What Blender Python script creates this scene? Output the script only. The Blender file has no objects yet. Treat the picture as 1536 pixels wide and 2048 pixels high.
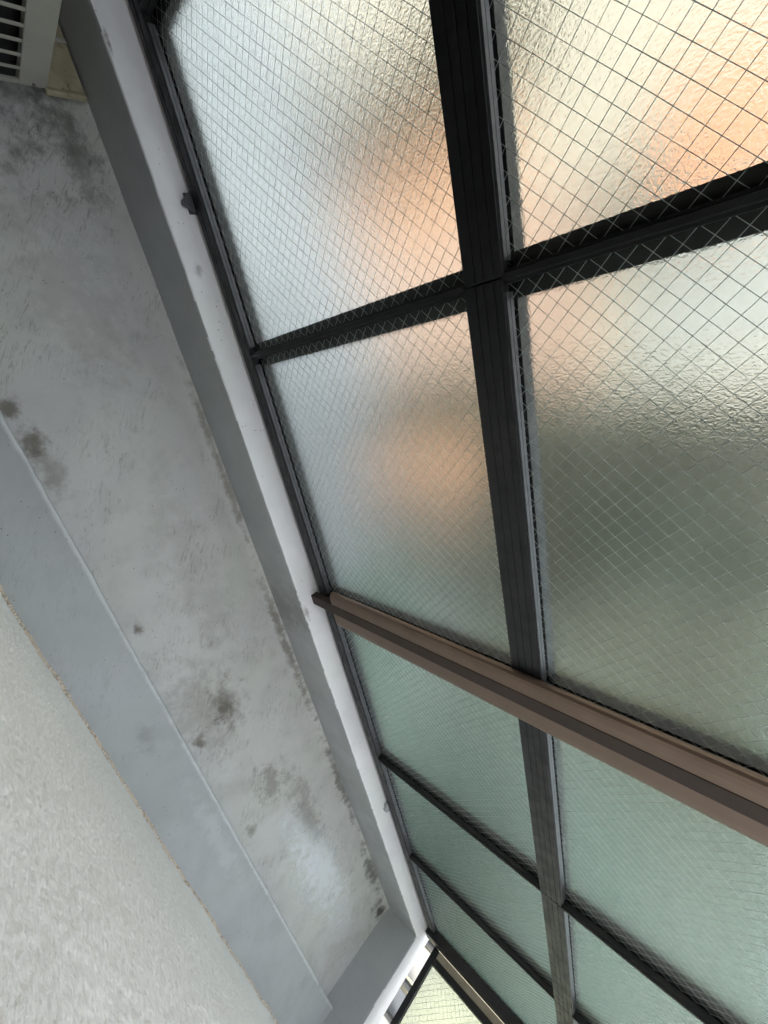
import bpy, bmesh, math, random
from mathutils import Matrix, Vector, noise

random.seed(7)
S = bpy.context.scene
C = S.collection

# ---------------------------------------------------------------- camera
CAM_H = 1.10
R = ((0.21213718, 0.68624996, 0.69574335),      # image right, in world axes
     (0.90656644, -0.40401955, 0.12208805),     # image down
     (0.36487684, 0.60483816, -0.70783875))     # view direction
cam = bpy.data.cameras.new('camera')
cam.sensor_fit = 'VERTICAL'
cam.sensor_height = 36.0
cam.lens = 814.0 / 2048.0 * 36.0                # the very wide lens of a phone
cam.clip_start = 0.01
cam.clip_end = 500
camo = bpy.data.objects.new('camera', cam)
C.objects.link(camo)
m = Matrix(((R[0][0], -R[1][0], -R[2][0], 0),
            (R[0][1], -R[1][1], -R[2][1], 0),
            (R[0][2], -R[1][2], -R[2][2], CAM_H),
            (0, 0, 0, 1)))
camo.matrix_world = m
S.camera = camo

# ---------------------------------------------------------------- sky, sun, exposure
SUN_EL, SUN_AZ = math.radians(50), math.radians(203)    # azimuth from +Y (outside) towards +X: the sun stands behind the house
w = bpy.data.worlds.new('World')
S.world = w
w.use_nodes = True
wn = w.node_tree
bg = wn.nodes['Background']
sky = wn.nodes.new('ShaderNodeTexSky')
sky.sky_type = 'NISHITA'
sky.sun_disc = False
sky.sun_elevation = SUN_EL
sky.sun_rotation = SUN_AZ
sky.dust_density = 4.0
sky.air_density = 1.0
sky.ozone_density = 1.0
cloud = wn.nodes.new('ShaderNodeHueSaturation')         # thin even cloud: the blue washed out
cloud.inputs['Saturation'].default_value = 0.22
wn.links.new(sky.outputs[0], cloud.inputs['Color'])
wn.links.new(cloud.outputs[0], bg.inputs[0])
bg.inputs[1].default_value = 0.15
sun = bpy.data.lights.new('sun', 'SUN')
sun.energy = 0.5
sun.angle = math.radians(14)
sun.color = (1.0, 0.95, 0.88)
suno = bpy.data.objects.new('sun', sun)
C.objects.link(suno)
sd = Vector((math.sin(SUN_AZ) * math.cos(SUN_EL), math.cos(SUN_AZ) * math.cos(SUN_EL), math.sin(SUN_EL)))
suno.rotation_euler = sd.to_track_quat('Z', 'Y').to_euler()
suno.location = (0, 20, 20)
S.view_settings.view_transform = 'Standard'
S.view_settings.look = 'None'
S.view_settings.gamma = 1
S.view_settings.use_curve_mapping = False
S.view_settings.exposure = 2.55
S.render.engine = 'CYCLES'
S.cycles.use_denoising = True
S.cycles.max_bounces = 16
S.cycles.diffuse_bounces = 6
S.cycles.transmission_bounces = 10
S.cycles.caustics_refractive = True
S.cycles.caustics_reflective = True
S.cycles.sample_clamp_indirect = 6.0


# ---------------------------------------------------------------- material helpers
class NT:
    """a small wrapper that writes shader graphs"""
    def __init__(self, name):
        self.m = bpy.data.materials.new(name)
        self.m.use_nodes = True
        self.t = self.m.node_tree
        self.p = self.t.nodes['Principled BSDF']
        self.tc = self.t.nodes.new('ShaderNodeNewGeometry').outputs['Position']

    def n(self, kind, **kw):
        nd = self.t.nodes.new('ShaderNode' + kind)
        for k, v in kw.items():
            if hasattr(nd, k):
                setattr(nd, k, v)
            else:
                self.set(nd.inputs[k], v)
        return nd

    def set(self, sock, v):
        if hasattr(v, 'is_output'):
            self.t.links.new(v, sock)
        else:
            sock.default_value = v

    def noise(self, scale, detail=4, rough=0.55, vec=None, dist=0.0):
        nd = self.n('TexNoise')
        self.set(nd.inputs['Vector'], vec or self.tc)
        self.set(nd.inputs['Scale'], scale)
        self.set(nd.inputs['Detail'], detail)
        self.set(nd.inputs['Roughness'], rough)
        self.set(nd.inputs['Distortion'], dist)
        return nd.outputs[0]

    def voro(self, scale, vec=None, feature='F1'):
        nd = self.n('TexVoronoi', feature=feature)
        self.set(nd.inputs['Vector'], vec or self.tc)
        self.set(nd.inputs['Scale'], scale)
        return nd.outputs['Distance']

    def math(self, op, a, b=0.0, c=None, clamp=False):
        nd = self.n('Math', operation=op, use_clamp=clamp)
        self.set(nd.inputs[0], a)
        self.set(nd.inputs[1], b)
        if c is not None:
            self.set(nd.inputs[2], c)
        return nd.outputs[0]

    def ramp(self, v, lo, hi, a=0.0, b=1.0):
        nd = self.n('MapRange', clamp=True)
        nd.interpolation_type = 'SMOOTHSTEP'
        for i, x in enumerate((v, lo, hi, a, b)):
            self.set(nd.inputs[i], x)
        return nd.outputs[0]

    def mix(self, fac, a, b, mode='MIX'):
        nd = self.n('Mix', data_type='RGBA', blend_type=mode)
        self.set(nd.inputs[0], fac)
        for i, x in ((6, a), (7, b)):
            self.set(nd.inputs[i], tuple(x) + (1,) if isinstance(x, tuple) and len(x) == 3 else x)
        return nd.outputs[2]

    def sep(self, vec=None):
        nd = self.n('SeparateXYZ')
        self.set(nd.inputs[0], vec or self.tc)
        return nd.outputs

    def scalevec(self, s):
        nd = self.n('VectorMath', operation='MULTIPLY')
        self.set(nd.inputs[0], self.tc)
        nd.inputs[1].default_value = s
        return nd.outputs[0]

    def bump(self, h, strength=0.3, dist=0.002, normal=None):
        nd = self.n('Bump')
        self.set(nd.inputs['Height'], h)
        nd.inputs['Strength'].default_value = strength
        nd.inputs['Distance'].default_value = dist
        if normal is not None:
            self.set(nd.inputs['Normal'], normal)
        return nd.outputs[0]

    def out(self, color=None, rough=None, metal=None, normal=None, spec=None):
        for k, v in (('Base Color', color), ('Roughness', rough), ('Metallic', metal), ('Normal', normal), ('Specular IOR Level', spec)):
            if v is not None:
                self.set(self.p.inputs[k], tuple(v) + (1,) if isinstance(v, tuple) else v)
        return self.m


def plain(name, col, rough=0.6, metal=0.0, var=0.15, scale=30, bump=0.1):
    t = NT(name)
    n1 = t.noise(scale, 5)
    c = t.mix(t.ramp(n1, 0.3, 0.7), tuple(x * (1 - var) for x in col), tuple(min(1, x * (1 + var)) for x in col))
    return t.out(c, rough, metal, t.bump(t.noise(scale * 12, 3), bump, 0.001))


# ---------------------------------------------------------------- materials
def mat_floor(name, base, stains_and_shade, edge=None, scuff=0.0):
    """grey painted waterproofing: mottled, scuffed, stained; stains are (x, y, rx, ry, strength)"""
    t = NT(name)
    big = t.noise(2.6, 5, 0.6)
    mid = t.noise(11, 6, 0.62)
    fine = t.noise(60, 5, 0.6)
    c = t.mix(t.ramp(big, 0.35, 0.65), tuple(b * 0.92 for b in base), tuple(b * 1.06 for b in base))
    # lavender / green cast of the paint
    c = t.mix(t.ramp(t.noise(4.2, 3, 0.5), 0.45, 0.62, 0, 0.5), c, (base[0] * 0.97, base[1] * 1.0, base[2] * 0.93))
    # grime film
    c = t.mix(t.math('MULTIPLY', t.ramp(mid, 0.42, 0.80), 0.10 + 0.14 * scuff), c, (0.15, 0.14, 0.115))
    # scuff scratches
    sv = t.n('VectorRotate', rotation_type='Z_AXIS')
    t.set(sv.inputs['Vector'], t.tc)
    sv.inputs['Angle'].default_value = 0.6
    st = t.n('VectorMath', operation='MULTIPLY')
    t.set(st.inputs[0], sv.outputs[0])
    st.inputs[1].default_value = (25, 140, 1)
    sc = t.noise(1.0, 4, 0.6, st.outputs[0], 1.6)
    scm = t.math('MULTIPLY', t.ramp(sc, 0.55, 0.64), t.ramp(t.noise(5.5, 4), 0.44, 0.60))
    c = t.mix(t.math('MULTIPLY', scm, 0.40 * scuff), c, (0.11, 0.10, 0.085))
    sc2 = t.noise(1.0, 4, 0.6, st.outputs[0], 2.4)
    c = t.mix(t.math('MULTIPLY', t.math('MULTIPLY', t.ramp(sc2, 0.40, 0.33), t.ramp(t.noise(6.5, 3), 0.42, 0.56)), 0.5 * scuff), c, (0.55, 0.57, 0.58))
    s = t.sep()
    nz = t.noise(26, 6, 0.7)
    for (x, y, rx, ry, k, col) in stains_and_shade:
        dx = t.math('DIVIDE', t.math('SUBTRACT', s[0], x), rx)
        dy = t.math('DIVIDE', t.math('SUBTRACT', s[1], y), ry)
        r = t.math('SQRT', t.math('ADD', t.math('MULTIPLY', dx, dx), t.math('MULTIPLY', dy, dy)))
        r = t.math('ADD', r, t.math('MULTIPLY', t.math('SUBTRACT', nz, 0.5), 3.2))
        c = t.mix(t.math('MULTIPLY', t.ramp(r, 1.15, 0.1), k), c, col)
    if edge is not None:
        e = t.math('ADD', s[1], t.math('MULTIPLY', t.math('SUBTRACT', t.noise(40, 4), 0.5), 0.010))
        c = t.mix(t.math('MULTIPLY', t.ramp(e, edge - 0.012, edge - 0.006, 0, 0.5), t.ramp(t.noise(9, 5, 0.7), 0.30, 0.50)), c, (0.68, 0.70, 0.72))  # pale worn paint along the edge, with its highlight painted in
    # specks
    sp = t.voro(85)
    gate = t.ramp(t.noise(16, 2), 0.52, 0.6)
    c = t.mix(t.math('MULTIPLY', t.math('MULTIPLY', t.ramp(sp, 0.13, 0.06), gate), 0.85), c, (0.06, 0.05, 0.04))
    h = t.math('ADD', t.math('MULTIPLY', fine, 0.5), t.math('MULTIPLY', t.noise(14, 3), 1.5))
    rough = t.ramp(mid, 0.3, 0.7, 0.30, 0.52)
    if scuff == 1.0:            # worn shiny patch towards the far end
        dx = t.math('DIVIDE', t.math('SUBTRACT', s[0], 1.75), 0.42)
        dy = t.math('DIVIDE', t.math('SUBTRACT', s[1], 0.21), 0.13)
        rr = t.math('ADD', t.math('SQRT', t.math('ADD', t.math('MULTIPLY', dx, dx), t.math('MULTIPLY', dy, dy))), t.math('SUBTRACT', nz, 0.5))
        rough = t.math('MULTIPLY', rough, t.ramp(rr, 1.1, 0.5, 1.0, 0.5))
    return t.out(c, rough, 0, t.bump(h, 0.25, 0.003))


BROWN = (0.085, 0.068, 0.042)
WHITE = (0.62, 0.65, 0.68)
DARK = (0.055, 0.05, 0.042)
M = {}
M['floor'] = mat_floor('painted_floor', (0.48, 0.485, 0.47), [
    (0.865, 0.165, 0.035, 0.034, 0.75, BROWN), (0.85, 0.18, 0.09, 0.06, 0.5, BROWN), (0.90, 0.073, 0.03, 0.02, 0.8, BROWN), (0.82, 0.12, 0.20, 0.10, 0.3, BROWN),
    (-0.05, 0.06, 0.025, 0.022, 0.8, BROWN), (0.02, 0.066, 0.035, 0.028, 0.75, BROWN), (0.08, 0.07, 0.08, 0.03, 0.45, BROWN),
    (1.74, 0.22, 0.36, 0.09, 0.85, WHITE), (1.22, 0.19, 0.10, 0.05, 0.55, BROWN), (1.45, 0.26, 0.25, 0.05, 0.5, BROWN),
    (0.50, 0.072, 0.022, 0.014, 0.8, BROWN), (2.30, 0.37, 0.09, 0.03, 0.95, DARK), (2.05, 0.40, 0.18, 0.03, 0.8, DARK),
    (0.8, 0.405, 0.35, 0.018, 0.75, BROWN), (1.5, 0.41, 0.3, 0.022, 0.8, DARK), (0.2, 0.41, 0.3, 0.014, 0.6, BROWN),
    (-0.25, 0.25, 0.25, 0.10, 0.22, BROWN), (-0.60, 0.20, 0.16, 0.22, 0.6, DARK), (-0.5, 0.36, 0.14, 0.05, 0.5, DARK), (0.45, 0.25, 0.35, 0.08, 0.16, BROWN), (1.32, 0.085, 0.03, 0.02, 0.6, BROWN)], None, 1.0)  # dark patches by the air conditioner are shade painted into the floor
M['ledge'] = mat_floor('painted_ledge', (0.42, 0.44, 0.455), [
    (1.2, 0.0, 0.25, 0.03, 0.3, WHITE), (0.75, -0.02, 0.05, 0.02, 0.25, BROWN)], 0.045, 0.35)
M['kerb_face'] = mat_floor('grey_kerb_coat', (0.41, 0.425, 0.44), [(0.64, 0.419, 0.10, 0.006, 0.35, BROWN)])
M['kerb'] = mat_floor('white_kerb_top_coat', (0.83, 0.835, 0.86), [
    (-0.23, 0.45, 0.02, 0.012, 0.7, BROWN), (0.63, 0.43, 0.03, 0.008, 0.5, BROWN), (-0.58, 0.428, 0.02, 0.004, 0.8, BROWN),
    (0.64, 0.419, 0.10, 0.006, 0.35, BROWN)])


def mat_stucco():
    t = NT('stucco_wall_paint')
    pv = t.scalevec((1.0, 1.0, 0.6))
    v = t.voro(210, pv, 'SMOOTH_F1')
    n1 = t.noise(150, 4, 0.6, pv)
    c = t.mix(t.ramp(t.noise(5, 4), 0.3, 0.7), (0.89, 0.885, 0.85), (0.93, 0.93, 0.90))
    c = t.mix(t.ramp(n1, 0.42, 0.62, 0, 0.30), c, (0.76, 0.755, 0.72))
    # bare brown mortar where the coat ends
    z = t.sep()[2]
    edge = t.math('ADD', z, t.math('MULTIPLY', t.math('SUBTRACT', t.noise(180, 3), 0.5), 0.014))
    c = t.mix(t.ramp(edge, 0.058, 0.048), c, (0.36, 0.27, 0.18))
    h = t.math('ADD', t.math('MULTIPLY', v, 0.5), n1)
    return t.out(c, 0.85, 0, t.bump(h, 0.65, 0.004), 0.35)


M['stucco'] = mat_stucco()


def mat_mortar():
    t = NT('sandy_mortar')
    c = t.mix(t.ramp(t.noise(260, 3, 0.6), 0.40, 0.60), (0.34, 0.26, 0.19), (0.72, 0.67, 0.58))
    c = t.mix(t.ramp(t.noise(30, 3), 0.45, 0.6), c, (0.58, 0.50, 0.40))
    return t.out(c, 0.9, 0, t.bump(t.noise(500, 3), 0.6, 0.002), 0.2)


M['mortar'] = mat_mortar()


def mat_glass(name, rough, bumps, strength, dist, col):
    t = NT(name)
    h = t.noise(bumps, 2, 0.5, t.scalevec((1.0, 1.0, 0.75)), 0.4)
    b = t.bump(h, strength, dist)
    rf = t.n('BsdfRefraction')
    t.set(rf.inputs['Color'], col + (1,))
    rf.inputs['Roughness'].default_value = rough
    rf.inputs['IOR'].default_value = 1.5
    t.set(rf.inputs['Normal'], b)
    gl = t.n('BsdfGlossy')
    gl.inputs['Roughness'].default_value = max(0.35, rough)
    t.set(gl.inputs['Normal'], b)
    mx = t.n('MixShader')
    mx.inputs[0].default_value = 0.06
    t.t.links.new(rf.outputs[0], mx.inputs[1])
    t.t.links.new(gl.outputs[0], mx.inputs[2])
    t.t.links.new(mx.outputs[0], t.t.nodes['Material Output'].inputs['Surface'])
    t.t.nodes.remove(t.p)
    return t.m


M['glass_face'] = mat_glass('pebbled_glass_face', 0.17, 420, 0.28, 0.0010, (0.895, 0.94, 0.92))
M['glass_back'] = mat_glass('frosted_glass_back', 0.25, 430, 0.55, 0.0012, (0.895, 0.945, 0.925))
M['wire'] = plain('galvanised_wire', (0.90, 0.95, 0.92), 0.35, 0.0, 0.05, 40, 0.0)
M['black'] = plain('black_anodised_aluminium', (0.010, 0.010, 0.011), 0.5, 0.0, 0.4, 60, 0.05)
tb = NT('dusty_black_aluminium')
dust = tb.ramp(tb.noise(22, 6, 0.7), 0.50, 0.72, 0, 0.10)
cc = tb.mix(dust, (0.009, 0.009, 0.010), (0.09, 0.085, 0.075))
scr = tb.ramp(tb.noise(1.0, 4, 0.6, tb.scalevec((30, 400, 400))), 0.66, 0.72, 0, 0.03)
cc = tb.mix(scr, cc, (0.10, 0.10, 0.10))
M['black'] = tb.out(cc, tb.ramp(tb.noise(40, 4), 0.3, 0.7, 0.40, 0.62), 0, tb.bump(tb.noise(300, 3), 0.06, 0.001))
M['gasket'] = plain('grey_glazing_bead', (0.085, 0.085, 0.09), 0.35, 0.3, 0.2, 50, 0.05)
M['bronze'] = plain('bronze_brown_paint', (0.18, 0.122, 0.088), 0.30, 0.35, 0.08, 14, 0.02)
M['dark_bronze'] = plain('dark_bronze_paint', (0.040, 0.024, 0.017), 0.7, 0.0, 0.15, 25, 0.1)
M['tan'] = plain('tan_cover_strip', (0.42, 0.37, 0.27), 0.45, 0.1, 0.12, 30, 0.1)
M['ac'] = plain('cream_unit_paint', (0.34, 0.33, 0.285), 0.4, 0.0, 0.08, 12, 0.05)
M['void'] = plain('black_unit_inside', (0.012, 0.012, 0.012), 0.8)
M['screw'] = plain('dull_steel', (0.25, 0.24, 0.22), 0.4, 0.8)
M['steel'] = plain('painted_bracket_steel', (0.07, 0.07, 0.075), 0.45, 0.3)
M['pale_steel'] = plain('pale_bracket_steel', (0.42, 0.43, 0.45), 0.4, 0.3)
M['rust'] = plain('rusty_wire', (0.14, 0.055, 0.03), 0.8)


def mat_tray():
    t = NT('yellowed_plastic')
    c = t.mix(t.ramp(t.noise(20, 5), 0.35, 0.65), (0.30, 0.265, 0.175), (0.42, 0.375, 0.26))
    c = t.mix(t.math('MULTIPLY', t.ramp(t.noise(70, 5, 0.7), 0.56, 0.68), 0.7), c, (0.14, 0.09, 0.05))
    return t.out(c, 0.5, 0, t.bump(t.noise(120, 3), 0.2, 0.001))


M['tray'] = mat_tray()
M['room'] = plain('dim_room_paint', (0.16, 0.14, 0.12), 0.8, 0, 0.1, 3)
M['slab'] = plain('white_ceiling_paint', (0.62, 0.62, 0.60), 0.8, 0, 0.06, 6)
M['ground'] = plain('pale_concrete_yard', (0.19, 0.203, 0.225), 0.85, 0, 0.12, 1.2)
M['plaster'] = plain('cream_plaster', (0.35, 0.305, 0.25), 0.85, 0, 0.06, 3)
M['white_plaster'] = plain('white_plaster', (0.46, 0.455, 0.44), 0.8, 0, 0.05, 3)
M['yellow_plaster'] = plain('pale_yellow_plaster', (0.60, 0.565, 0.42), 0.8, 0, 0.08, 2)
M['orange'] = plain('orange_brown_timber', (0.385, 0.215, 0.135), 0.6, 0, 0.2, 9)
M['brick'] = plain('pinkish_brick', (0.34, 0.225, 0.175), 0.8, 0, 0.12, 8)
M['awning'] = plain('rust_orange_cloth', (0.28, 0.13, 0.07), 0.8, 0, 0.15, 10)
M['terracotta'] = plain('terracotta_tile', (0.385, 0.215, 0.135), 0.7, 0, 0.2, 14)
M['window'] = plain('pale_window_pane', (0.27, 0.265, 0.25), 0.55, 0.0, 0.05, 4)
M['leaf'] = plain('olive_leaf', (0.066, 0.067, 0.041), 0.6, 0, 0.4, 7)
M['leaf_dark'] = plain('dark_leaf', (0.035, 0.045, 0.028), 0.6, 0, 0.4, 7)
M['bark'] = plain('grey_bark', (0.12, 0.10, 0.08), 0.9, 0, 0.3, 25)
M['fence'] = plain('grey_green_fence', (0.078, 0.122, 0.102), 0.6, 0, 0.1, 6)
M['lawn'] = plain('lime_lawn', (0.10, 0.13, 0.03), 0.9, 0, 0.25, 8)
M['asphalt'] = plain('wet_grey_path', (0.075, 0.108, 0.092), 0.7, 0, 0.15, 5)


# ---------------------------------------------------------------- object helpers
def obj(name, bm, mat, parent=None, smooth=False, bevel=0.0):
    me = bpy.data.meshes.new(name)
    bmesh.ops.recalc_face_normals(bm, faces=bm.faces)
    if smooth:
        for e in bm.edges:
            if len(e.link_faces) == 2 and e.calc_face_angle(0) > 0.55:
                e.smooth = False
    bm.to_mesh(me)
    bm.free()
    for mm in (mat if isinstance(mat, (list, tuple)) else [mat]):
        me.materials.append(mm)
    if smooth:
        for p in me.polygons:
            p.use_smooth = True
    o = bpy.data.objects.new(name, me)
    C.objects.link(o)
    if bevel:
        b = o.modifiers.new('bevel', 'BEVEL')
        b.width = bevel
        b.segments = 2
        b.limit_method = 'ANGLE'
    if parent:
        o.parent = parent
        o.matrix_parent_inverse = parent.matrix_world.inverted()
    return o


def tag(o, label=None, cat=None, group=None, kind=None):
    for k, v in (('label', label), ('category', cat), ('group', group), ('kind', kind)):
        if v:
            o[k] = v
    return o


def thing(name, loc, label, cat, group=None):
    o = bpy.data.objects.new(name, None)
    o.empty_display_size = 0.1
    C.objects.link(o)
    o.matrix_world = Matrix.Translation(loc)
    return tag(o, label, cat, group)


def box(bm, x0, x1, y0, y1, z0, z1):
    vs = [bm.verts.new((x, y, z)) for x in (x0, x1) for y in (y0, y1) for z in (z0, z1)]
    for f in ((0, 1, 3, 2), (4, 6, 7, 5), (0, 4, 5, 1), (2, 3, 7, 6), (0, 2, 6, 4), (1, 5, 7, 3)):
        bm.faces.new([vs[i] for i in f])
    return bm


def B(*a):
    return box(bmesh.new(), *a)


def prism(pts, axis, a0, a1, n=1, bm=None):
    """extrude a closed outline along an axis: 'x' takes (y,z), 'y' takes (x,z), 'z' takes (x,y)"""
    bm = bm or bmesh.new()
    place = {'x': lambda p, a: (a, p[0], p[1]), 'y': lambda p, a: (p[0], a, p[1]), 'z': lambda p, a: (p[0], p[1], a)}[axis]
    rings = []
    for i in range(n + 1):
        a = a0 + (a1 - a0) * i / n
        rings.append([bm.verts.new(place(p, a)) for p in pts])
    k = len(pts)
    for r0, r1 in zip(rings, rings[1:]):
        for i in range(k):
            bm.faces.new((r0[i], r0[(i + 1) % k], r1[(i + 1) % k], r1[i]))
    bm.faces.new(rings[0])
    bm.faces.new(rings[-1][::-1])
    return bm


def tube(bm, pts, r, seg=6):
    rings = []
    for i, p in enumerate(pts):
        p = Vector(p)
        d = (Vector(pts[min(i + 1, len(pts) - 1)]) - Vector(pts[max(i - 1, 0)])).normalized()
        u = d.orthogonal().normalized()
        v = d.cross(u)
        rr = r[i] if isinstance(r, (list, tuple)) else r
        rings.append([bm.verts.new(p + (u * math.cos(a) + v * math.sin(a)) * rr) for a in (2 * math.pi * k / seg for k in range(seg))])
    for r0, r1 in zip(rings, rings[1:]):
        for i in range(seg):
            bm.faces.new((r0[i], r0[(i + 1) % seg], r1[(i + 1) % seg], r1[i]))
    bm.faces.new(rings[0])
    bm.faces.new(rings[-1][::-1])
    return bm


def nz(x, y, z, s):
    return noise.noise(Vector((x * s, y * s, z * s)))


# ---------------------------------------------------------------- balcony: floor, ledge, kerb, walls
X0, X1 = -1.30, 2.36            # inner ends of the balcony
YK = 0.420                      # inner foot of the kerb
KT = 0.170                      # kerb top
wall_y = lambda x: -0.092 - 0.0135 * x


def floor_mesh():
    bm = bmesh.new()
    nx, ny = 180, 26
    g = []
    for i in range(nx + 1):
        x = X0 + (X1 - X0 + 0.02) * i / nx
        row = []
        for j in range(ny + 1):
            y = 0.02 + (YK + 0.02 - 0.02) * j / ny
            cove = 0.010 * math.exp(-((YK - y) / 0.012) ** 2) if y < YK else 0.01
            z = 0.0012 * nz(x, y, 0, 7) + 0.0008 * nz(x, y, 3, 22) + cove
            row.append(bm.verts.new((x, y, z)))
        g.append(row)
    for i in range(nx):
        for j in range(ny):
            bm.faces.new((g[i][j], g[i + 1][j], g[i + 1][j + 1], g[i][j + 1]))
    bm2 = bm
    return bm2


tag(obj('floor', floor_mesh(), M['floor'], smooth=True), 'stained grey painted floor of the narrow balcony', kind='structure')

# raised ledge along the wall, its front edge rounded
LE, LH = 0.045, 0.042


def ledge_mesh():
    prof = [(-0.20, LH), (LE - 0.014, LH), (LE - 0.010, LH + 0.0022), (LE - 0.006, LH + 0.0026), (LE - 0.0022, LH + 0.0004), (LE, LH - 0.005), (LE, -0.02), (-0.20, -0.02)]
    bm = bmesh.new()
    n = 240
    rings = []
    for i in range(n + 1):
        x = X0 + (X1 + 0.02 - X0) * i / n
        ring = []
        for k, (y, z) in enumerate(prof):
            wv = 0.0020 * nz(x, 0, 5, 5) + 0.0012 * nz(x, 1, 5, 26) + 0.0008 * nz(x, 1, 5, 90)
            ring.append(bm.verts.new((x, y + (wv if 0 < k < 7 else 0), z + (0.0008 * nz(x, y, 2, 9) if k < 5 else 0))))
        rings.append(ring)
    k = len(prof)
    for a, b in zip(rings, rings[1:]):
        for i in range(k):
            bm.faces.new((a[i], a[(i + 1) % k], b[(i + 1) % k], b[i]))
    bm.faces.new(rings[0])
    bm.faces.new(rings[-1][::-1])
    return bm


tag(obj('ledge', ledge_mesh(), M['ledge'], smooth=True), 'low grey painted ledge between wall and floor', kind='structure')


# kerb: one cast piece that turns the corner at the far end
def kerb_mesh():
    prof = [(-0.003, -0.02), (-0.002, 0.02), (0.0015, KT - 0.012), (0.0022, KT - 0.005), (0.0040, KT - 0.0018), (0.0075, KT - 0.0004), (0.012, KT + 0.0003), (0.020, KT + 0.0012), (0.045, KT + 0.002), (0.085, KT + 0.001), (0.125, KT - 0.003), (0.131, KT - 0.012), (0.131, -0.30), (-0.003, -0.30)]
    path = [(X0 + (X1 - X0) * i / 260, None) for i in range(261)]
    bm = bmesh.new()
    rings = []

    def wob(x, y, z, d):
        a = 0.0010 * nz(x, y, z, 6) + 0.0007 * nz(x, y, z, 24) + 0.0006 * nz(x, y, z, 70)
        return a

    for i in range(261):
        f = i / 260
        ring = []
        for d, z in prof:
            x = X0 + (X1 + d - X0) * f
            y = YK + d
            e = wob(x, y, z, d) if 0 < z else 0
            ring.append(bm.verts.new((x, y + (e * 1.2 if d < 0.012 else 0), z + (e if z > KT - 0.008 else 0))))
        rings.append(ring)
    for i in range(1, 61):
        f = i / 60
        ring = []
        for d, z in prof:
            x = X1 + d
            y = YK + d + (-0.30 - YK - d) * f
            e = wob(x, y, z, d) if 0 < z else 0
            ring.append(bm.verts.new((x + (e * 1.2 if d < 0.012 else 0), y, z + (e if z > KT - 0.008 else 0))))
        rings.append(ring)
    k = len(prof)
    for a, b in zip(rings, rings[1:]):
        for i in range(k):
            bm.faces.new((a[i], a[(i + 1) % k], b[(i + 1) % k], b[i]))
    bm.faces.new(rings[0])
    bm.faces.new(rings[-1][::-1])
    return bm


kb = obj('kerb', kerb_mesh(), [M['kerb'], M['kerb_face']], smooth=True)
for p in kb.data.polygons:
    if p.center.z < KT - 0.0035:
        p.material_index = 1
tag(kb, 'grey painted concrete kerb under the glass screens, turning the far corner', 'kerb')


# stucco wall behind the camera; the window the picture is taken from opens beside it
WX = 0.10
ZB = LH - 0.003
def stucco_mesh():
    bm = bmesh.new()
    xs = []
    x = WX
    while x < 2.75:
        xs.append(x)
        x += 0.0035 if 0.15 < x < 1.0 else (0.006 if -0.1 < x < 2.3 else 0.06)
    zs = []
    z = ZB
    while z < 3.1:
        zs.append(z)
        z += 0.003 if z < ZB + 0.033 else (0.0055 if z < 1.0 else 0.08)
    g = []
    for x in xs:
        col = []
        wv = 0.003 * nz(x, 0, 9, 4) + 0.002 * nz(x, 0, 9, 17)
        for z in zs:
            near = max(0.0, 1 - abs(z - ZB) / 0.05)
            y = wall_y(x) + wv * near
            y += 0.0008 * nz(x, 0, z * 0.6, 75) + 0.0012 * nz(x, 4, z * 0.6, 150) + 0.0018 * nz(x, 8, z, 12)
            if z < ZB + 0.019:
                t = (z - ZB) / 0.019
                y += 0.004 * math.sin(t * math.pi) * (0.6 + nz(x, 2, z, 60)) - 0.010 * (1 - t)
            col.append(bm.verts.new((x, y, z)))
        g.append(col)
    for i in range(len(xs) - 1):
        for j in range(len(zs) - 1):
            bm.faces.new((g[i][j], g[i + 1][j], g[i + 1][j + 1], g[i][j + 1]))
    # thickness behind
    bm.faces.ensure_lookup_table()
    box(bm, WX, 2.75, -0.42, -0.16, 0.027, 3.1)
    return bm


def mortar_mesh():
    bm = bmesh.new()
    n = 900
    rings = []
    for i in range(n + 1):
        x = WX + (X1 - WX) * i / n
        wv = 0.003 * nz(x, 0, 9, 4) + 0.002 * nz(x, 0, 9, 17)
        out = 0.0065 + 0.0035 * nz(x, 3, 0, 9) + 0.003 * nz(x, 3, 0, 60) + 0.0025 * nz(x, 5, 0, 230)
        hh = 0.007 + 0.003 * nz(x, 7, 0, 200)
        y = wall_y(x) + wv
        ring = []
        for k in range(6):
            f = k / 5
            g = 0.0014 * nz(x, k * 0.37, 1, 260)
            ring.append(bm.verts.new((x, y - 0.012 + (out + 0.012) * f, LH - 0.002 + hh * (1 - f ** 3) + g * (1 if k < 5 else 0.3))))
        rings.append(ring)
    for a, b in zip(rings, rings[1:]):
        for k in range(5):
            bm.faces.new((a[k], a[k + 1], b[k + 1], b[k]))
    return bm


sw = obj('stucco_wall', stucco_mesh(), M['stucco'], smooth=True)
obj('mortar_edge', mortar_mesh(), M['mortar'], sw)
tag(sw, 'rough cream stucco wall with a crumbling brown bottom edge', 'wall')
tag(obj('ceiling', B(X0 - 0.3, 2.60, -0.40, -0.02, 3.10, 3.24), M['slab']), 'pale slab of the balcony above', kind='structure')
tag(obj('added_shade_panel', B(X0 - 0.3, 0.16, -0.085, 0.310, 1.30, 1.35), M['fence']), 'added dark panel shading the air conditioner end of the balcony', 'added_shade_panel')  # added out of view to keep light off the floor here
tag(obj('balcony_slab', B(X0 - 0.3, 2.49, -0.40, 0.55, -0.32, -0.03), M['slab']), 'concrete slab carrying the balcony', kind='structure')
tag(obj('end_wall', B(X0 - 0.2, X0 + 0.0, -0.14, 0.56, -0.3, 3.1), M['fence']), 'dark wall closing the balcony behind the air conditioner', 'wall')  # out of view; coloured dark to cut bounced light at this end

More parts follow.
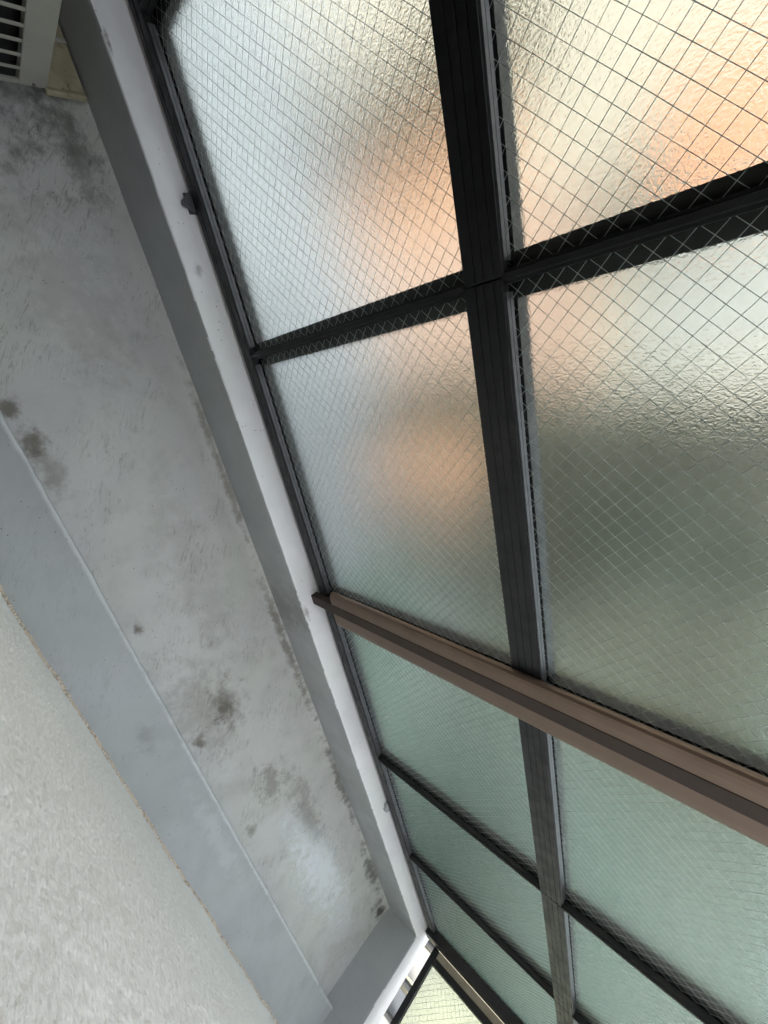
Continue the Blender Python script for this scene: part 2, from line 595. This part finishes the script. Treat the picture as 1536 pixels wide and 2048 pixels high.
room = thing('room', (-0.6, -1.2, 0.0), 'dim room behind the open window beside the air conditioner', 'room')
obj('sill_wall', B(X0 - 0.2, WX - 0.001, -0.30, -0.10, -0.02, 0.30), M['slab'], room)
obj('head_wall', B(X0 - 0.2, WX - 0.001, -0.30, -0.10, 2.10, 3.1), M['slab'], room)
for a in ((X0 - 0.2, WX + 0.9, -2.6, -0.43, 0.20, 0.28), (X0 - 0.2, WX + 0.9, -2.6, -0.43, 2.45, 2.52),
          (X0 - 0.28, X0 - 0.201, -2.6, -0.31, 0.20, 2.5), (WX + 0.9, WX + 0.98, -2.6, -0.43, 0.20, 2.5), (X0 - 0.2, WX + 0.9, -2.68, -2.601, 0.20, 2.5)):
    obj('room_surface', B(*a), M['room'], room)
win = thing('window_frame', (-0.6, -0.15, 0.30), 'dark frame of the open window facing the glass screen', 'window frame')
obj('sill', B(X0, WX - 0.002, -0.25, -0.085, 0.301, 0.325), M['black'], win)
obj('head', B(X0, WX - 0.002, -0.25, -0.12, 2.07, 2.099), M['black'], win)
obj('jamb', B(WX - 0.035, WX - 0.002, -0.25, -0.12, 0.326, 2.069), M['black'], win)
obj('jamb', B(X0, X0 + 0.03, -0.25, -0.12, 0.326, 2.069), M['black'], win)

# ---------------------------------------------------------------- the long glass screen
YF, YG0, YG1, YB = 0.480, 0.497, 0.5035, 0.530      # frame front, glass faces, frame back
PITCH = 0.02262
ROWS = [(0.212, 0.790), (0.826, 1.205)]
MULL = [-1.20, -0.612, -0.0445, 0.604, 1.258, 1.812, 2.372]


def wire_mesh_front(x0, x1, z0, z1, y, r=0.00042):
    bm = bmesh.new()
    c0 = [int(math.floor((z0 - x1 - 1.095) / PITCH)), int(math.ceil((z1 - x0 - 1.095) / PITCH))]
    for sgn, off in ((1, 1.095), (-1, 0.8135)):
        lo = min(z0 - sgn * x0, z0 - sgn * x1)
        hi = max(z1 - sgn * x0, z1 - sgn * x1)
        k = int(math.floor((lo - off) / PITCH))
        while off + k * PITCH < hi:
            c = off + k * PITCH                     # z = sgn*x + c
            k += 1
            xa, xb = (z0 - c) / sgn, (z1 - c) / sgn
            xa, xb = max(x0, min(xa, xb)), min(x1, max(xa, xb))
            if xb - xa < 0.004:
                continue
            n = max(2, int((xb - xa) / 0.04))
            ph = random.random() * 9
            pts = [(xa + (xb - xa) * i / n, y + sgn * r * 0.9, sgn * (xa + (xb - xa) * i / n) + c + 0.00035 * math.sin(ph + i * 1.9)) for i in range(n + 1)]
            tube(bm, pts, r, 4)
    return bm


def pane_mesh(x0, x1, z0, z1, y0, y1):
    bm = B(x0, x1, y0, y1, z0, z1)
    return bm


def finish_pane(o, axis, front_sign):
    for p in o.data.polygons:
        d = p.normal[axis] * front_sign
        p.material_index = 0 if d > 0.5 else (1 if d < -0.5 else 0)


screen = thing('glass_screen', (0.6, 0.5, KT), 'long black framed screen of wired frosted glass standing on the kerb', 'glass screen')
for a, b in zip(MULL, MULL[1:]):
    for z0, z1 in ROWS:
        if a < -1.0:
            obj('solid_panel', B(a + 0.004, b - 0.026, YG0, YG1 + 0.02, z0, z1), M['black'], screen)
            continue
        o = obj('pane', pane_mesh(a + 0.004, b - 0.004, z0, z1, YG0, YG1), [M['glass_face'], M['glass_back']], screen)
        finish_pane(o, 1, -1)
        wm = obj('wire_mesh', wire_mesh_front(a + 0.006, b - 0.006, z0 + 0.002, z1 - 0.002, YG0 + 0.00125), M['wire'], o)
        wm['kind'] = 'stuff'


def grooved(y0, y1, z0, z1, grooves, w=0.0011, d=0.0016):
    """rail outline in (y,z): the front carries fine grooves at the given heights"""
    pts = [(y0, z0)]
    for g in grooves:
        pts += [(y0, g - w), (y0 + d, g - w), (y0 + d, g + w), (y0, g + w)]
    pts += [(y0, z1), (y1, z1), (y1, z0)]
    return pts


XL, XR = -1.22, 2.386
# bottom rail: front upstand, grey bead along the glass, back half outside the glass
obj('bottom_rail', prism(grooved(YF, YG0 - 0.001, 0.1835, 0.2165, [0.199]), 'x', XL, XR), M['black'], screen, bevel=0.0008)
obj('bottom_rail', B(XL, XR, YG1 + 0.001, YB, 0.1835, 0.2225), M['black'], screen)
for a, b in zip(MULL, MULL[1:]):
    bead = bmesh.new()
    prism([(0.4835, 0.2163), (0.4835, 0.2195), (0.4895, 0.2198), (0.4895, 0.2184), (0.4903, 0.2184), (0.4903, 0.2198), (0.4962, 0.2205), (0.4962, 0.2163)], 'x', a + 0.018, b - 0.018, 1, bead)
    obj('glazing_bead', bead, M['gasket'], screen)
# middle rail, one length for each bay
for i, (a, b) in enumerate(zip(MULL, MULL[1:])):
    dz = (0.0, 0.0012, 0.0, -0.0008, 0.0006, 0.0)[i]
    g = 0.0011
    obj('middle_rail', prism(grooved(YF, YG0 - 0.001, 0.781 + dz, 0.8325 + dz, [0.797 + dz, 0.809 + dz, 0.822 + dz]), 'x', a + g, b - g), M['black'], screen, bevel=0.0007)
    obj('middle_rail', B(a + g, b - g, YG1 + 0.001, YB, 0.785 + dz, 0.838 + dz), M['black'], screen)
    bead = bmesh.new()
    z = 0.8322 + dz
    prism([(0.4830, z), (0.4830, z + 0.003), (0.4890, z + 0.0034), (0.4890, z + 0.002), (0.4900, z + 0.002), (0.4900, z + 0.0034), (0.4962, z + 0.004), (0.4962, z)], 'x', a + 0.016, b - 0.016, 1, bead)
    obj('glazing_bead', bead, M['gasket'], screen)
# top rail
obj('top_rail', B(XL, XR, YF, YB, 1.198, 1.240), M['black'], screen, bevel=0.001)
# mullions: slim ridge inside, broad flange outside the glass
for i, x in enumerate(MULL):
    if i == len(MULL) - 1:
        continue
    hw = 0.0075
    inner = [(x - hw, YG0 - 0.001), (x - hw, 0.4855), (x - 0.004, 0.4855), (x - 0.003, 0.4795), (x + 0.003, 0.4795), (x + 0.004, 0.4855), (x + hw, 0.4855), (x + hw, YG0 - 0.001)]
    for z0, z1 in ((0.2168, 0.7805), (0.8335, 1.1975)):
        obj('mullion', prism(inner, 'z', z0, z1), M['black'], screen)
        fw = 0.024
        obj('mullion_flange', B(x - fw, x + fw, YG1 + 0.0012, YB - 0.001, z0 + 0.006, z1 - 0.001 if z1 > 1 else z1 + 0.004), M['black'], screen)
# corner post at the far end
obj('corner_post', B(2.372, 2.424, 0.463, 0.515, 0.180, 1.242), M['black'], screen, bevel=0.002)

# bronze post in front of the screen
post = bpy.data.objects.new('post', None)
C.objects.link(post)
post.matrix_world = Matrix.Translation((0.604, 0.46, KT))
post.parent = screen
post.matrix_parent_inverse = screen.matrix_world.inverted()
post['label'] = 'bronze brown post with a dark central bar'
cb = obj('central_bar', B(0.5885, 0.6185, 0.4580, 0.479, KT + 0.001, 1.25), M['dark_bronze'], post, bevel=0.0012)
lf = [(0.588, 0.479), (0.560, 0.479), (0.5565, 0.474), (0.5560, 0.468), (0.5585, 0.4635), (0.564, 0.4608), (0.572, 0.4596), (0.588, 0.4592)]
rf = [(0.619, 0.479), (0.619, 0.4592), (0.644, 0.4593), (0.654, 0.4600), (0.6600, 0.4622), (0.6630, 0.4665), (0.6635, 0.473), (0.662, 0.479)]
obj('flange', prism(lf, 'z', 0.268, 1.245), M['bronze'], post, smooth=False)
obj('flange', prism(rf, 'z', 0.262, 1.245), M['bronze'], post, smooth=False)

# brackets that carry the screen on the kerb


def bracket(x, y0, wdt, label, mat):
    t = thing('bracket', (x, 0.48, KT), label, 'bracket', 'brackets carrying the long screen')
    obj('foot', B(x - wdt / 2, x + wdt / 2, 0.470, 0.50, KT + 0.001, KT + 0.0055), mat, t, bevel=0.0008)
    obj('gusset', prism([(x - wdt / 2, 0.4785), (x - 0.002, y0 - 0.004), (x + 0.004, y0 - 0.004), (x + wdt / 2, 0.4785)], 'z', KT + 0.0056, KT + 0.018), mat, t, bevel=0.0008)


bracket(-0.346, 0.463, 0.036, 'small black bracket on the kerb nearest the air conditioner', M['steel'])
bracket(1.535, 0.464, 0.034, 'small pale bracket on the kerb near the far corner', M['pale_steel'])

# ---------------------------------------------------------------- the short screen across the far end
end = thing('glass_screen', (2.43, 0.2, KT), 'short screen of wired glass across the far end, raised over the kerb', 'glass screen')
EX0, EX1 = 2.420, 2.445
obj('bottom_rail', B(EX0, EX1, -0.14, 0.4625, 0.226, 0.250), M['black'], end, bevel=0.001)
obj('top_rail', B(EX0, EX1, -0.14, 0.4625, 1.20, 1.24), M['black'], end, bevel=0.001)
obj('stile', B(EX0 - 0.002, EX1, 0.410, 0.4345, 0.2505, 1.199), M['black'], end, bevel=0.001)
obj('cover_strip', B(EX0 + 0.004, EX1, 0.435, 0.4625, 0.2505, 1.199), M['tan'], end, bevel=0.002)
p = obj('pane', B(2.430, 2.4365, -0.138, 0.4095, 0.2505, 1.199), [M['glass_face'], M['glass_back']], end)
finish_pane(p, 0, -1)
wb = wire_mesh_front(-0.136, 0.408, 0.252, 1.197, 0.0, 0.0006)
for v in wb.verts:
    v.co = Vector((2.4318 + v.co.y, v.co.x, v.co.z))
wmo = obj('wire_mesh', wb, M['wire'], p)
wmo['kind'] = 'stuff'

# ---------------------------------------------------------------- air conditioner at the near end
AX, AB = -0.565, -0.80
AY0, AY1, AZ0, AZ1 = -0.075, 0.342, 0.040, 0.900
ac = thing('air_conditioner', (-0.68, 0.13, 0.0), 'cream outdoor air conditioner unit with a slotted black grille', 'air conditioner')
obj('casing', B(AB, AX - 0.030, AY0 + 0.002, AY1 - 0.002, AZ0 + 0.002, AZ1 - 0.002), M['void'], ac)
SY0, SY1 = -0.035, 0.300
SZ = [0.0510 + 0.0333 * k for k in range(24)]
SH = 0.0262


def rounded(y0, y1, z0, z1, r, n=5):
    out = []
    for cy, cz, a in ((y1 - r, z0 + r, -90), (y1 - r, z1 - r, 0), (y0 + r, z1 - r, 90), (y0 + r, z0 + r, 180)):
        for k in range(n + 1):
            q = math.radians(a + 90 * k / n)
            out.append((cy + r * math.cos(q), cz + r * math.sin(q)))
    return out


# front shell: side cheeks, bottom and top strips, then each slat
fr = obj('front_panel', prism([(SY1, AZ0), (AY1 - 0.010, AZ0), (AY1 - 0.005, AZ0 + 0.0015), (AY1 - 0.0015, AZ0 + 0.005), (AY1, AZ0 + 0.010), (AY1, AZ1), (SY1, AZ1)], 'x', AX - 0.012, AX), M['ac'], ac, bevel=0.0015)
obj('front_panel', B(AX - 0.012, AX, AY0, SY0, AZ0, AZ1), M['ac'], ac, bevel=0.0015)
obj('front_panel', B(AX - 0.004, AX - 0.0003, SY0, SY1, AZ0 + 0.0003, SZ[0]), M['ac'], ac)
obj('front_panel', B(AX - 0.012, AX - 0.0003, SY0, SY1, SZ[-1] + SH, AZ1), M['ac'], ac)
for k in range(len(SZ) - 1):
    obj('slat', B(AX - 0.0026, AX - 0.0010, SY0, SY1, SZ[k] + SH, SZ[k + 1]), M['ac'], ac, bevel=0.0006)
obj('side_panel', B(AB, AX - 0.0125, AY1 - 0.002, AY1 - 0.0004, AZ0 + 0.002, AZ1), M['ac'], ac)
obj('side_panel', B(AB, AX - 0.0125, AY0 + 0.0004, AY0 + 0.002, AZ0 + 0.002, AZ1), M['ac'], ac)
obj('top_panel', B(AB, AX, AY0 - 0.002, AY1 + 0.002, AZ1, AZ1 + 0.012), M['ac'], ac, bevel=0.003)
sb = bmesh.new()
tube(sb, [(AX - 0.001, 0.322, 0.047), (AX + 0.0012, 0.322, 0.047)], 0.003, 12)
obj('screw', sb, M['screw'], ac)
for y in (0.0, 0.27):
    obj('foot', B(AB + 0.01, AX - 0.03, y, y + 0.05, 0.001, AZ0 + 0.001), M['void'], ac)

# yellowed tray on the floor beside the unit
tr = thing('drain_tray', (-0.72, 0.38, 0.0), 'yellowed stained plastic tray on the floor beside the air conditioner', 'tray')
obj('tray_base', B(-0.98, -0.578, 0.346, 0.4145, 0.014, 0.020), M['tray'], tr, bevel=0.001)
obj('front_lip', B(-0.5775, -0.570, 0.346, 0.4145, 0.012, 0.0245), M['tray'], tr, bevel=0.002)
obj('rib', B(-0.660, -0.652, 0.346, 0.4145, 0.0201, 0.0260), M['ac'], tr, bevel=0.002)
obj('foot', B(-0.95, -0.66, 0.352, 0.365, 0.002, 0.0138), M['void'], tr)
# ---------------------------------------------------------------- outside, seen blurred through the glass
GZ = -3.0
tag(obj('ground', B(-60, 90, 0.2, 120, GZ - 0.2, GZ), M['ground']), 'pale concrete yard below the balcony', kind='structure')
tag(obj('path', B(2.6, 60, 0.6, 3.8, GZ, GZ + 0.012), M['asphalt']), 'grey green path below the far end', kind='structure')


def house(name, x0, x1, y0, y1, z1, wall, label, wins, doors, roof, face='y'):
    t = thing(name, ((x0 + x1) / 2, (y0 + y1) / 2, GZ), label, 'house')
    obj('wall', B(x0, x1, y0, y1, GZ, z1), wall, t)
    rb = bmesh.new()
    xm = (y0 + y1) / 2
    prism([(y0 - 0.35, z1 + 0.001), (xm, z1 + 1.5), (y1 + 0.35, z1 + 0.001)], 'x', x0 - 0.3, x1 + 0.3, 1, rb)
    obj('roof', rb, roof, t)
    for (a, b, c, d) in wins:
        if face == 'y':
            wv = obj('window', B(a - 0.05, b + 0.05, y0 - 0.05, y0 - 0.001, c - 0.05, d + 0.05), M['white_plaster'], t)
            obj('window_pane', B(a, b, y0 - 0.056, y0 - 0.051, c, d), M['window'], wv)
        else:
            wv = obj('window', B(x0 - 0.05, x0 - 0.001, a - 0.05, b + 0.05, c - 0.05, d + 0.05), M['white_plaster'], t)
            obj('window_pane', B(x0 - 0.056, x0 - 0.051, a, b, c, d), M['window'], wv)
    for (a, b, c, d, mt) in doors:
        dv = obj('door', B(a, b, y0 - 0.04, y0 - 0.001, c, d), M[mt], t)
        obj('handle', B(b - 0.12, b - 0.09, y0 - 0.08, y0 - 0.041, c + 1.0, c + 1.15), M['screw'], dv)
    return t


house('house', -9.0, 0.95, 4.2, 9.0, 3.6, M['plaster'], 'cream plastered house blurred behind the frosted glass',
      [(-0.35, 0.65, 0.0, 1.3), (-3.6, -2.5, -0.4, 1.1), (-3.6, -2.4, 1.9, 2.9), (-0.5, 0.5, 1.9, 2.9)],
      [(-2.6, -0.95, GZ, -0.95, 'orange')], M['terracotta'])
hp = C.objects['house']
obj('brick_base', B(-0.90, 0.955, 4.14, 4.199, GZ, -0.35), M['brick'], hp)
# timber lean-to and awning that show as orange patches
t = thing('shed', (1.5, 3.9, GZ), 'low orange timber shed blurred behind the frosted glass', 'shed')
obj('wall', B(0.98, 2.3, 3.6, 4.1, GZ, -1.75), M['orange'], t)
obj('roof', prism([(3.45, -1.749), (4.15, -1.749), (4.15, -1.62), (3.45, -1.69)], 'x', 0.97, 2.4), M['terracotta'], t)
t = thing('awning', (-0.9, 4.0, 0.5), 'orange awning on the cream house behind the frosted glass', 'awning')
obj('cloth', prism([(3.45, 0.28), (4.14, 0.85), (4.14, 0.88), (3.45, 0.31)], 'x', -1.05, -0.38), M['awning'], t)
for x in (-1.0, -0.43):
    ab = bmesh.new()
    tube(ab, [(x, 3.47, 0.27), (x, 4.14, 0.30)], 0.015, 6)
    obj('arm', ab, M['screw'], t)


def plant(name, cx, cy, z0, h, rx, ry, mat, label, cat, n, leaf, trunk=0.0, group=None):
    t = thing(name, (cx, cy, z0), label, cat, group)
    rnd = random.Random(hash((round(cx, 2), round(cy, 2))) & 0xffff)
    tb = bmesh.new()
    tube(tb, [(cx, cy, z0), (cx + 0.05, cy, z0 + trunk + 0.3 * h), (cx, cy + 0.05, z0 + trunk + 0.7 * h)], [0.06 + 0.04 * trunk, 0.05, 0.02], 8)
    for k in range(6):
        a = k * 1.05
        tube(tb, [(cx, cy, z0 + trunk + 0.25 * h), (cx + rx * 0.7 * math.cos(a), cy + ry * 0.7 * math.sin(a), z0 + trunk + 0.6 * h)], [0.03, 0.01], 5)
    obj('trunk', tb, M['bark'], t)
    bm = bmesh.new()
    clumps = [(rnd.uniform(-1, 1), rnd.uniform(-1, 1), rnd.uniform(0, 1), rnd.uniform(0.25, 0.5)) for _ in range(26)]
    for _ in range(n):
        q = rnd.choice(clumps)
        d = Vector((rnd.gauss(0, 1), rnd.gauss(0, 1), rnd.gauss(0, 1))).normalized() * q[3] * rnd.uniform(0.5, 1)
        c = Vector((cx + (q[0] * 0.75 + d.x) * rx, cy + (q[1] * 0.75 + d.y) * ry, z0 + trunk + max(0.02, q[2] * 0.85 + d.z * 0.4) * h))
        u = Vector((rnd.gauss(0, 1), rnd.gauss(0, 1), rnd.gauss(0, 1))).normalized()
        v = u.orthogonal().normalized()
        l = leaf * rnd.uniform(0.6, 1.3)
        vs = [bm.verts.new(c - u * l), bm.verts.new(c + v * l * 0.45), bm.verts.new(c + u * l), bm.verts.new(c - v * l * 0.45)]
        bm.faces.new(vs)
    obj('foliage', bm, mat, t)


plant('shrub', 2.1, 5.0, GZ, 3.7, 1.0, 0.9, M['leaf'], 'tall olive shrub right of the cream house, blurred by glass', 'shrub', 5000, 0.10)
plant('shrub', 4.3, 4.7, GZ, 2.6, 1.3, 1.0, M['leaf'], 'broad olive shrub beyond the orange shed, blurred by glass', 'shrub', 5000, 0.10)
plant('tree', 2.6, 6.6, GZ, 4.6, 1.6, 1.2, M['leaf'], 'tall olive tree behind the shrubs, blurred by glass', 'tree', 6000, 0.12, 1.0)
plant('tree', 8.0, 7.0, GZ, 4.6, 2.4, 1.8, M['leaf'], 'wide olive tree past the far end of the screen', 'tree', 7000, 0.14, 1.0)
plant('shrub', -2.05, 3.75, GZ, 2.65, 0.26, 0.22, M['leaf'], 'slim olive shrub before the orange door of the cream house', 'shrub', 2200, 0.09)
plant('tree', 2.55, 3.9, GZ, 3.9, 1.15, 0.8, M['leaf'], 'bushy olive tree beside the orange shed, blurred by glass', 'tree', 5000, 0.10, 1.1)
t = thing('house', (18, 8, GZ), 'long grey green clad house beyond the path, blurred by glass', 'house')
obj('wall', B(4.6, 40, 8.2, 13, GZ, 3.8), M['fence'], t)
obj('roof', prism([(7.9, 3.801), (10.6, 5.6), (13.3, 3.801)], 'x', 4.3, 40.3), M['asphalt'], t)
for k in range(8):
    wv = obj('window', B(6.0 + 3.2 * k, 7.4 + 3.2 * k, 8.15, 8.199, -0.2, 1.2), M['asphalt'], t)
    obj('window_pane', B(6.08 + 3.2 * k, 7.32 + 3.2 * k, 8.14, 8.149, -0.12, 1.12), M['window'], wv)
plant('shrub', 0.80, 3.75, GZ, 4.0, 0.34, 0.2, M['leaf'], 'thin airy shrub before the corner of the cream house', 'shrub', 1000, 0.08)
plant('tree', 1.86, 3.3, GZ, 1.9, 0.36, 0.4, M['leaf_dark'], 'small dark tree close to the screen, blurred by glass', 'tree', 6000, 0.08, 2.5)
# fence along the path
t = thing('fence', (12, 3.9, GZ), 'grey green board fence along the path, blurred by glass', 'fence')
for k in range(60):
    obj('board', B(5.5 + 0.32 * k, 5.5 + 0.32 * k + 0.30, 3.9, 3.93, GZ, GZ + 1.9), M['fence'], t)
# white house beyond the far end
t = thing('house', (8, 0, GZ), 'pale yellow house seen through the short screen and the gap under it', 'house')
obj('wall', B(6.0, 12, -6, 1.15, GZ, 2.2), M['yellow_plaster'], t)
obj('white_panel', B(5.95, 5.999, 0.78, 1.06, GZ, -1.02), M['white_plaster'], t)
obj('white_panel', B(5.95, 5.999, 0.20, 0.42, GZ, -1.02), M['white_plaster'], t)
obj('pilaster', B(5.94, 5.999, 0.48, 0.66, GZ, -1.02), M['ground'], t)
for y in (0.445, 0.72, 1.10, -0.5):
    pb = bmesh.new()
    tube(pb, [(5.90, y, GZ), (5.90, y, -1.0)], 0.03, 8)
    obj('bollard', pb, M['gasket'], t)
obj('roof', B(5.7, 12.3, -6.3, 1.45, 2.201, 2.4), M['fence'], t)
tag(obj('lawn', B(2.6, 6.0, -6, 0.58, GZ + 0.001, GZ + 0.02), M['lawn']), 'strip of lawn before the yellow house', kind='structure')
